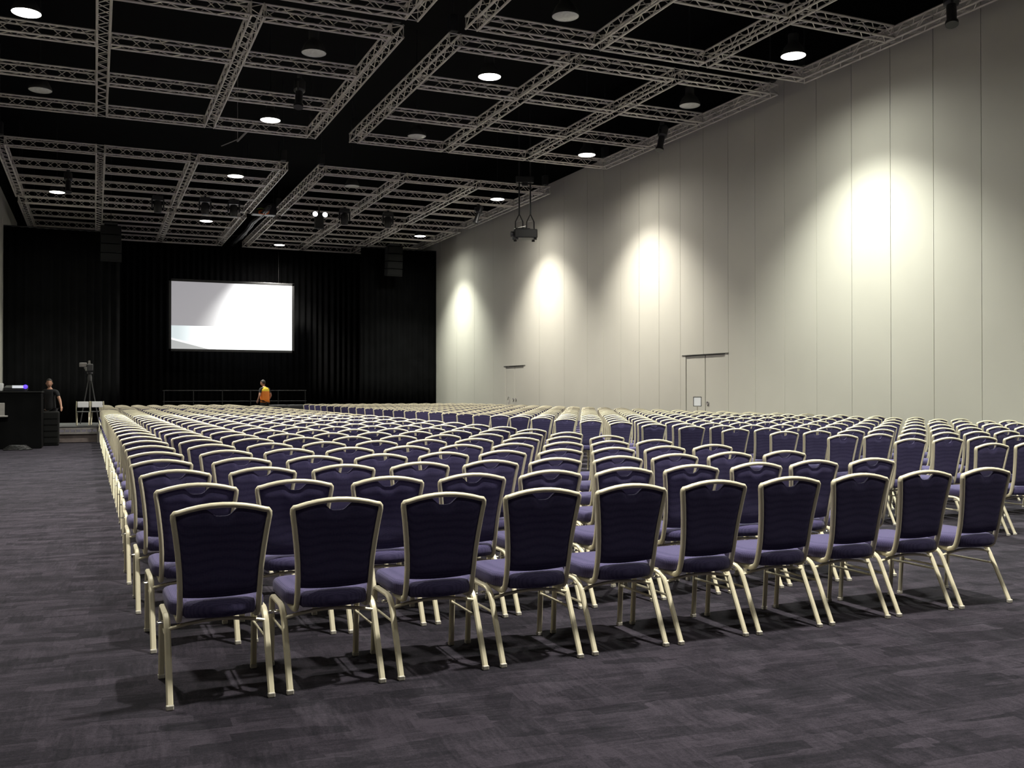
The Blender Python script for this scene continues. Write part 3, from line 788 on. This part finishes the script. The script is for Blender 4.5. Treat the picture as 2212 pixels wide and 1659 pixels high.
# ------------------------------------------------------------------ low stage and guard rail
t = thing('stage_platform', 'low black stage platform in front of the backdrop', 'stage', (6.4, 47.2, 0))
bm = bmesh.new(); bbox(bm, (0, 0, 0.21), (11.0, 3.6, 0.42), 0.02); mesh_obj('deck', bm, M['black'], t)
bm = bmesh.new()
for k in range(36): box(bm, (-5.4 + k * 0.31, -1.83, 0.2), (0.16, 0.03, 0.4))
mesh_obj('valance', bm, M['drape'], t)
t = thing('guard_rail', 'black two-bar guard rail along the front of the stage', 'railing', (6.0, 45.6, 0.42))
bm = bmesh.new()
for z in (0.55, 1.04): sweep(bm, [(-3.2, 0, z), (3.2, 0, z)], cprof(0.018, 8), ref=(0, 1, 0))
mesh_obj('rail', bm, M['black'], t, True)
for k in range(6):
    bm = bmesh.new(); sweep(bm, [(-3.15 + k * 1.26, 0, 0), (-3.15 + k * 1.26, 0, 1.05)], cprof(0.022, 8)); box(bm, (-3.15 + k * 1.26, 0, 0.01), (0.12, 0.12, 0.02)); mesh_obj('post', bm, M['black'], t, True)
for x, lab in ((7.0, 'dark grey equipment case on the floor behind the left chair block, left one'), (7.75, 'dark grey equipment case on the floor beside the centre aisle end')):
    t = thing('flight_case', lab, 'case', (x, 40.4, 0)); bm = bmesh.new(); bbox(bm, (0, 0, 0.40), (0.66, 0.6, 0.66), 0.02); mesh_obj('case_body', bm, M['darkgrey'], t)
    bm = bmesh.new(); bbox(bm, (0, 0, 0.80), (0.68, 0.62, 0.13), 0.02); mesh_obj('case_lid', bm, M['darkgrey'], t)
    for a in (-1, 1):
        for b in (-1, 1):
            bm = bmesh.new(); lathe(bm, [(0, -.02), (.045, -.02), (.045, .02), (0, .02)], 12); bmesh.ops.rotate(bm, verts=bm.verts, matrix=Matrix.Rotation(PI / 2, 3, 'Y'))
            bmesh.ops.translate(bm, verts=bm.verts, vec=(a * .26, b * .23, .046)); mesh_obj('castor', bm, M['blackmetal'], t)

# ------------------------------------------------------------------ control desk at the left
t = thing('control_desk', 'black draped control desk at the left edge', 'desk', (-1.95, 27.4, 0))
bm = bmesh.new()
n = 60; ring0, ring1 = [], []
per = [(-1.3, -.6), (.72, -.6), (.72, .6), (-1.3, .6)]
pts = []
for a, b in zip(per, per[1:] + per[:1]):
    for k in range(16):
        f = k / 16; pts.append((a[0] + (b[0] - a[0]) * f, a[1] + (b[1] - a[1]) * f))
for i, (x, y) in enumerate(pts):
    w = 1 + 0.03 * math.sin(i * 2.1); ring0.append(bm.verts.new((x * w, y * w, 0.01))); ring1.append(bm.verts.new((x, y, 1.40)))
for i in range(len(pts)): bm.faces.new((ring0[i], ring0[(i + 1) % len(pts)], ring1[(i + 1) % len(pts)], ring1[i]))
bm.faces.new(ring1); mesh_obj('skirt', bm, M['drape'], t, True)
bm = bmesh.new(); bbox(bm, (-0.29, 0, 1.42), (2.06, 1.24, 0.04), 0.01); mesh_obj('desk_top', bm, M['black'], t)
bm = bmesh.new(); bbox(bm, (0, 0, 0.10), (0.40, 0.30, 0.20), 0.02); tag(mesh_obj('equipment_box', bm, M['white']), 'small white box on the left end of the control desk', 'box').location = (-2.32, 27.5, 1.44)
t = thing('mixing_console', 'low mixing console with pale glowing display strip on the desk', 'mixing console', (-1.83, 27.45, 1.465))
bm = bmesh.new(); bbox(bm, (0, 0.1, 0.05), (0.52, 0.5, 0.10), 0.015, 2, Matrix.Rotation(0.10, 3, 'X')); mesh_obj('console_body', bm, M['blackmetal'], t)
bm = bmesh.new(); bbox(bm, (0.05, -0.14, 0.085), (0.26, 0.03, 0.07), 0.005); mesh_obj('display_strip', bm, M['screenlit'], t)
t = thing('blue_lamp', 'small glowing blue lamp on the control desk', 'lamp', (-1.60, 27.0, 1.44))
bm = bmesh.new(); sweep(bm, [(0, 0, 0), (0, 0, 0.08), (0.01, -0.04, 0.12)], cprof(0.008, 6)); lathe(bm, [(0, 0), (.04, 0), (.04, .015), (0, .015)], 12); mesh_obj('gooseneck', bm, M['blackmetal'], t)
bm = bmesh.new(); bmesh.ops.create_uvsphere(bm, u_segments=14, v_segments=9, radius=0.052); bmesh.ops.translate(bm, verts=bm.verts, vec=(0.012, -0.06, 0.11)); mesh_obj('bulb', bm, M['blueled'], t, 'all')
bm = bmesh.new(); bbox(bm, (0, 0, 0.16), (0.3, 0.03, 0.34), 0.01); bbox(bm, (0.02, 0.02, 0.0), (0.4, 0.1, 0.04), 0.01)
o = tag(mesh_obj('notice_board', bm, M['grey']), 'small grey panel fixed to the front of the draped desk', 'panel'); o.location = (-2.18, 26.72, 0.82)
bm = bmesh.new()
for k in range(6):
    sweep(bm, [(0.32 * math.cos(a * .7 + k) * (1 - .08 * k), 0.14 * math.sin(a * .7 + k), 0.02 + 0.018 * k) for a in range(11)], cprof(0.014, 6), ref=(0, 0, 1))
o = tag(mesh_obj('cable_coil', bm, M['blackmetal'], None, 'all'), 'dark coiled cable lying on the carpet in front of the desk', 'cable'); o.location = (-1.72, 26.3, 0.0)
t = thing('equipment_rack', 'black equipment rack standing between the desk and the riser', 'rack', (-0.98, 28.3, 0))
# ------------------------------------------------------------------ riser
bm = bmesh.new(); bbox(bm, (-0.1, 0.0, 0.45), (0.44, 0.55, 0.9), 0.03); mesh_obj('rack_body', bm, M['black'], t)
bm = bmesh.new()
for k in range(5): box(bm, (-0.1, -0.28, 0.14 + 0.16 * k), (0.38, 0.02, 0.12))
mesh_obj('rack_panel', bm, M['black'], t)
t = thing('camera_riser', 'low grey steel-framed riser platform at left beside the chairs', 'platform', (-0.48, 31.2, 0))
bm = bmesh.new(); box(bm, (0, 0, 0.435), (1.20, 3.6, 0.03)); mesh_obj('deck', bm, M['blackmetal'], t)
bm = bmesh.new()
for z in (0.395, 0.27): box(bm, (0, -1.78, z), (1.18, 0.04, 0.055)); box(bm, (0, 1.78, z), (1.18, 0.04, 0.055))
for k in range(9): box(bm, (-0.56 + k * 0.14, -1.78, 0.335), (0.03, 0.035, 0.08))
for s in (-1, 1): box(bm, (s * 0.57, 0, 0.395), (0.04, 3.6, 0.055))
mesh_obj('frame', bm, M['grey'], t)
for sx in (-1, 1):
    for sy in (-1, 1):
        bm = bmesh.new(); sweep(bm, [(sx * 0.57, sy * 1.78, 0), (sx * 0.57, sy * 1.78, 0.42)], cprof(0.022, 8)); mesh_obj('leg', bm, M['grey'], t)
bm = bmesh.new(); box(bm, (0, -1.74, 0.13), (1.12, 0.02, 0.23)); mesh_obj('skirting', bm, noisy(mat('grey_cloth', (0.16, 0.13, 0.125), 0.9), 6, 0.2), t)
def folding_chair():
    t = thing('folding_chair', 'x', 'chair')
    bm = bmesh.new(); bbox(bm, (0, 0.0, 0.385), (0.34, 0.34, 0.03), 0.012); mesh_obj('seat', bm, M['darkgrey'], t)
    bm = bmesh.new(); bbox(bm, (0, -0.21, 0.60), (0.29, 0.025, 0.17), 0.01); mesh_obj('backrest', bm, M['paper'], t)
    for s in (-1, 1):
        bm = bmesh.new(); sweep(bm, [(s * 0.18, 0.22, 0.005), (s * 0.18, -0.18, 0.48), (s * 0.17, -0.22, 0.69)], cprof(0.013, 8)); mesh_obj('leg', bm, M['gold'], t, True)
        bm = bmesh.new(); sweep(bm, [(s * 0.155, -0.26, 0.005), (s * 0.155, 0.14, 0.385)], cprof(0.013, 8)); mesh_obj('leg', bm, M['gold'], t, True)
    return t
fc = folding_chair(); fc.location = (-0.30, 30.4, 0.455); fc['label'] = 'low folding chair with white back panel on the riser, left one'; fc['group'] = 'folding chairs on the riser'
copy_tree(fc, (0.09, 30.6, 0.455), -0.08, 'low folding chair with white back panel on the riser, right beside the block', 'folding chairs on the riser')
t = thing('camera_tripod', 'tall black tripod standing on the riser', 'tripod', (-0.13, 31.7, 0.45))
for k in range(3):
    a = math.radians(90 + 120 * k); bm = bmesh.new()
    sweep(bm, [(0.30 * math.cos(a), 0.30 * math.sin(a), 0.01), (0.04 * math.cos(a), 0.04 * math.sin(a), 1.35)], cprof(0.016, 8)); mesh_obj('leg', bm, M['darkgrey'], t, True)
bm = bmesh.new(); lathe(bm, [(0, 1.3), (.06, 1.3), (.06, 1.42), (.04, 1.5), (.08, 1.52), (.08, 1.56), (0, 1.56)], 14); mesh_obj('fluid_head', bm, M['darkgrey'], t, True)
t = thing('video_camera', 'grey video camera on top of the tall tripod', 'camera', (-0.15, 31.7, 2.01), 0.15)
bm = bmesh.new(); bbox(bm, (0, 0, 0.14), (0.17, 0.42, 0.22), 0.03); mesh_obj('body', bm, M['darkgrey'], t)
bm = bmesh.new(); lathe(bm, [(0, 0), (.075, 0), (.085, .22), (.06, .22), (0, .2)], 18); bmesh.ops.rotate(bm, verts=bm.verts, matrix=Matrix.Rotation(-PI / 2, 3, 'X')); bmesh.ops.translate(bm, verts=bm.verts, vec=(0, 0.20, 0.15)); mesh_obj('lens', bm, M['blackmetal'], t, True)
bm = bmesh.new(); bbox(bm, (-0.18, -0.08, 0.22), (0.20, 0.12, 0.13), 0.02); sweep(bm, [(-.1, -.06, .22), (0, -.04, .2)], cprof(.012, 6)); mesh_obj('viewfinder', bm, M['grey'], t)
bm = bmesh.new(); sweep(bm, [(0, -0.14, 0.24), (0, -0.12, 0.34), (0, 0.12, 0.34), (0, 0.14, 0.24)], cprof(0.014, 6), ref=(1, 0, 0)); mesh_obj('handle', bm, M['grey'], t)

# ------------------------------------------------------------------ sign stand by the near door
t = thing('sign_stand', 'small framed white sign on a stand before the double door', 'sign', (15.35, 22.4, 0), math.radians(-38))
bm = bmesh.new(); lathe(bm, [(0, 0), (.16, 0), (.16, .015), (.02, .03), (.014, .05), (.014, 1.0), (0, 1.0)], 16); mesh_obj('pole', bm, M['chrome'], t, True)
bm = bmesh.new()
for s in (-1, 1): box(bm, (s * .105, 0, 1.14), (.018, .02, .26)); box(bm, (0, 0, 1.14 + s * .125), (.22, .02, .018))
mesh_obj('frame', bm, M['darkgrey'], t)
bm = bmesh.new(); box(bm, (0, 0, 1.14), (.20, .010, .24)); mesh_obj('sign_sheet', bm, M['paper'], t)
# wash of small hooks beside the far door
bm = bmesh.new(); sweep(bm, [(0, -.12, 0), (0, -.12, .22), (0, .02, .25), (0, .08, .12)], cprof(.015, 6), ref=(1, 0, 0)); lathe(bm, [(0, -.95), (.12, -.95), (.12, -.93), (.015, -.92), (.015, .02), (0, .02)], 12)
o = tag(mesh_obj('coat_stand', bm, M['grey'], None, True), 'thin grey hooked stand before the far double door', 'stand'); o.location = (15.5, 36.0, 0.95)

# ------------------------------------------------------------------ people
def skin_obj(name, verts, edges, radii, m, parent, root=0, sub=2):
    me = bpy.data.meshes.new(name); me.from_pydata([Vector(v) for v in verts], edges, []); me.materials.append(m)
    o = bpy.data.objects.new(name, me); col.objects.link(o); o.parent = parent
    sk = o.modifiers.new('Skin', 'SKIN'); sk.use_smooth_shade = True
    ly = me.skin_vertices[0].data if me.skin_vertices else None
    if ly is None:
        bm = bmesh.new(); bm.from_mesh(me); bm.verts.layers.skin.verify(); bm.to_mesh(me); bm.free(); ly = me.skin_vertices[0].data
    for i, r in enumerate(radii):
        r = r if isinstance(r, tuple) else (r, r); ly[i].radius = r; ly[i].use_root = (i == root)
    s = o.modifiers.new('Subsurf', 'SUBSURF'); s.levels = sub; s.render_levels = sub
    return o

def person(label, loc, rz, H, arms, lean=0.0, head_fwd=0.02, head_turn=0.0, vest=False, legs_apart=0.13):
    """figure facing +y in its own frame; arms: list of (shoulder,elbow,wrist) for left(-1) and right(+1)"""
    t = thing('person', label, 'person', loc, rz); k = H / 1.78
    V, E, R = [], [], []
    def add(p, r, par=None):
        V.append(tuple(c * k for c in p)); R.append(r * k if not isinstance(r, tuple) else tuple(q * k for q in r))
        if par is not None: E.append((par, len(V) - 1))
        return len(V) - 1
    pel = add((0, 0, 0.96), (0.13, 0.10))
    wai = add((0, 0.0 + lean * .3, 1.10), (0.125, 0.09), pel); che = add((0, lean * .7, 1.30), (0.15, 0.105), wai)
    upc = add((0, lean, 1.43), (0.12, 0.08), che); nek = add((0, lean + .01, 1.52), 0.052, upc); nk2 = add((0, lean + head_fwd, 1.58), 0.05, nek)
    for s in (-1, 1):
        hip = add((s * .09, 0, .90), .095, pel); kn = add((s * legs_apart, 0.03, .50), .060, hip); cf = add((s * (legs_apart + .005), -.01, .34), .055, kn)
        an = add((s * (legs_apart + .01), -0.03, .09), .038, cf); add((s * (legs_apart + .02), 0.09, .045), .036, an)
    wr = {}
    for s in (-1, 1):
        (sh, el, w) = arms[s]
        a = add(sh, .052, upc); b = add(el, .040, a); m = add([(el[q] * .55 + w[q] * .45) for q in range(3)], .036, b); c = add(w, .027, m)
        d = Vector(w) - Vector(el); d.normalize(); side = Vector((s, 0, 0)); side = (side - d * side.dot(d)).normalized(); up = d.cross(side).normalized()
        pm = add(tuple(Vector(w) + d * .05), (.034, .020), c); kn_ = tuple(Vector(w) + d * .085); pk = add(kn_, (.034, .018), pm)
        for q, (off, ln) in enumerate(((-.028, .062), (-.010, .075), (.010, .070), (.028, .055))):
            f0 = add(tuple(Vector(kn_) + up * off + d * .016), .0098, pk); f1 = add(tuple(Vector(kn_) + up * off + d * (.016 + ln * .5) - side * .012), .0088, f0)
            add(tuple(Vector(kn_) + up * off * .9 + d * (.016 + ln * .85) - side * .034), .0078, f1)
        th0 = add(tuple(Vector(w) + d * .035 - up * .032), .012, pm); add(tuple(Vector(w) + d * .07 - up * .052 - side * .012), .009, th0)
    skin_obj('body', V, E, R, M['skin'], t)
    # head with features
    bm = bmesh.new(); bmesh.ops.create_uvsphere(bm, u_segments=24, v_segments=18, radius=1)
    for v in bm.verts:
        x, y, z = v.co; w = 0.076 * (1 - 0.20 * max(0, -z) ** 1.5 - 0.05 * max(0, y)); y2 = y * 0.098 * (1 - 0.10 * max(0, -z))
        if y > 0.2 and z < -0.2: y2 += 0.006
        v.co = Vector((x * w, y2, z * 0.118))
        if y > 0.85 and abs(x) < 0.28: v.co.y += 0.016 * max(0, 1 - abs(z + .12) * 3.2)          # nose
        if y > 0.6 and 0.2 < abs(x) < 0.5 and abs(z - .08) < .16: v.co.y -= 0.007                  # eye sockets
        if y > 0.75 and abs(x) < 0.35 and abs(z + .5) < .12: v.co.y += 0.005                      # lips
    bmesh.ops.scale(bm, verts=bm.verts, vec=(k, k, k))
    hd = mesh_obj('head', bm, M['skin'], t, 'all'); hd.location = (0, (lean + head_fwd + .015) * k, 1.665 * k); hd.rotation_euler = (-0.25 if vest else -.1, 0, head_turn)
    for s in (-1, 1):
        bm = bmesh.new(); bmesh.ops.create_uvsphere(bm, u_segments=10, v_segments=8, radius=1)
        bmesh.ops.scale(bm, verts=bm.verts, vec=(.010 * k, .018 * k, .030 * k)); bmesh.ops.translate(bm, verts=bm.verts, vec=(s * .079 * k, -.006 * k, -.008 * k)); mesh_obj('ear', bm, M['skin'], hd, 'all')
    bm = bmesh.new(); bmesh.ops.create_uvsphere(bm, u_segments=22, v_segments=16, radius=1)
    for v in bm.verts: v.co = Vector((v.co.x * .083, v.co.y * .104 - .008, v.co.z * .112 + .016)) * k
    bmesh.ops.delete(bm, geom=[v for v in bm.verts if (v.co.y > .035 * k and v.co.z < .070 * k) or (v.co.z < -.04 * k and v.co.y > -.02 * k) or v.co.z < -.07 * k], context='VERTS')
    o = mesh_obj('hair', bm, M['hair'], hd, 'all'); sm = o.modifiers.new('Solidify', 'SOLIDIFY'); sm.thickness = .006 * k
    # trousers
    V2, E2, R2 = [], [], []
    V2.append((0, 0, 1.05)); R2.append((.165, .135))
    for s in (-1, 1):
        b = len(V2); V2 += [(s * .09, 0, .90), (s * legs_apart, .03, .50), (s * (legs_apart + .01), -.02, .12)]; R2 += [.112, .078, .066]
        E2 += [(0, b), (b, b + 1), (b + 1, b + 2)]
    skin_obj('trousers', [tuple(c * k for c in v) for v in V2], E2, [tuple(q * k for q in r) if isinstance(r, tuple) else r * k for r in R2], M['blackcloth'], t)
    # shirt
    V3 = [(0, 0, .86), (0, lean * .35, 1.12), (0, lean * .7, 1.30), (0, lean, 1.44), (0, lean + .01, 1.495)]; E3 = [(0, 1), (1, 2), (2, 3), (3, 4)]; R3 = [(.180, .150), (.155, .12), (.165, .12), (.135, .09), (.062, .062)]
    for s in (-1, 1):
        sh, el, w = arms[s]; b = len(V3); mid = [(sh[q] * .35 + el[q] * .65) for q in range(3)]
        V3 += [sh, tuple(mid)]; R3 += [.068, .055]; E3 += [(3, b), (b, b + 1)]
    skin_obj('shirt', [tuple(c * k for c in v) for v in V3], E3, [tuple(q * k for q in r) if isinstance(r, tuple) else r * k for r in R3], M['blackcloth'], t)
    for s in (-1, 1):
        bm = bmesh.new(); bbox(bm, (0, 0, 0), (.095 * k, .27 * k, .08 * k), .028 * k, 3); o = mesh_obj('shoe', bm, M['black'], t, 'all'); o.location = (s * (legs_apart + .015) * k, .035 * k, .041 * k)
    if vest:
        bm = bmesh.new(); secs = []
        for z, a, b, dy in ((.90, .185, .145, 0), (1.05, .178, .135, lean * .2), (1.20, .185, .140, lean * .5), (1.34, .198, .142, lean * .75), (1.42, .195, .130, lean * .95), (1.475, .15, .10, lean), (1.505, .075, .075, lean + .01)):
            secs.append([bm.verts.new(((a * math.copysign(abs(math.cos(q)) ** .8, math.cos(q))) * k, (b * math.copysign(abs(math.sin(q)) ** .9, math.sin(q)) + dy) * k, z * k)) for q in [2 * PI * i / 28 for i in range(28)]])
        for i, (a, b) in enumerate(zip(secs, secs[1:])):
            for j in range(28):
                bm.faces.new((a[j], a[(j + 1) % 28], b[(j + 1) % 28], b[j])).material_index = 1 if i >= 3 else 0
        o = mesh_obj('safety_vest', bm, [M['orange'], M['yellow']], t, 'all'); o['label'] = 'orange high-visibility vest with yellow shoulders'
        sm = o.modifiers.new('Solidify', 'SOLIDIFY'); sm.thickness = .006; sm.offset = 1
    return t
person('person in an orange and yellow safety vest seen from behind near the stage', (6.55, 41.0, 0), math.radians(28), 1.90,
       {-1: ((-.19, .03, 1.43), (-.27, -.02, 1.16), (-.24, .14, .98)), 1: ((.19, .03, 1.43), (.27, -.02, 1.17), (.25, .12, .97))}, lean=.05, head_fwd=.07, head_turn=.5, vest=True)
person('person in black clothes standing beside the control desk with one forearm out', (-1.10, 29.0, 0), math.radians(150), 1.77,
       {-1: ((-.19, .02, 1.43), (-.30, .04, 1.20), (-.37, .10, 1.05)), 1: ((.19, .02, 1.43), (.25, .05, 1.15), (.14, .24, 1.12))}, lean=.02, head_turn=.5)

# ------------------------------------------------------------------ world
w = bpy.data.worlds.new('world'); scene.world = w; w.use_nodes = True
w.node_tree.nodes['Background'].inputs[0].default_value = (0.0, 0.0, 0.0, 1); w.node_tree.nodes['Background'].inputs[1].default_value = 0.0
scene.cycles.use_denoising = True
scene.cycles.max_bounces = 6; scene.cycles.diffuse_bounces = 3; scene.cycles.glossy_bounces = 3
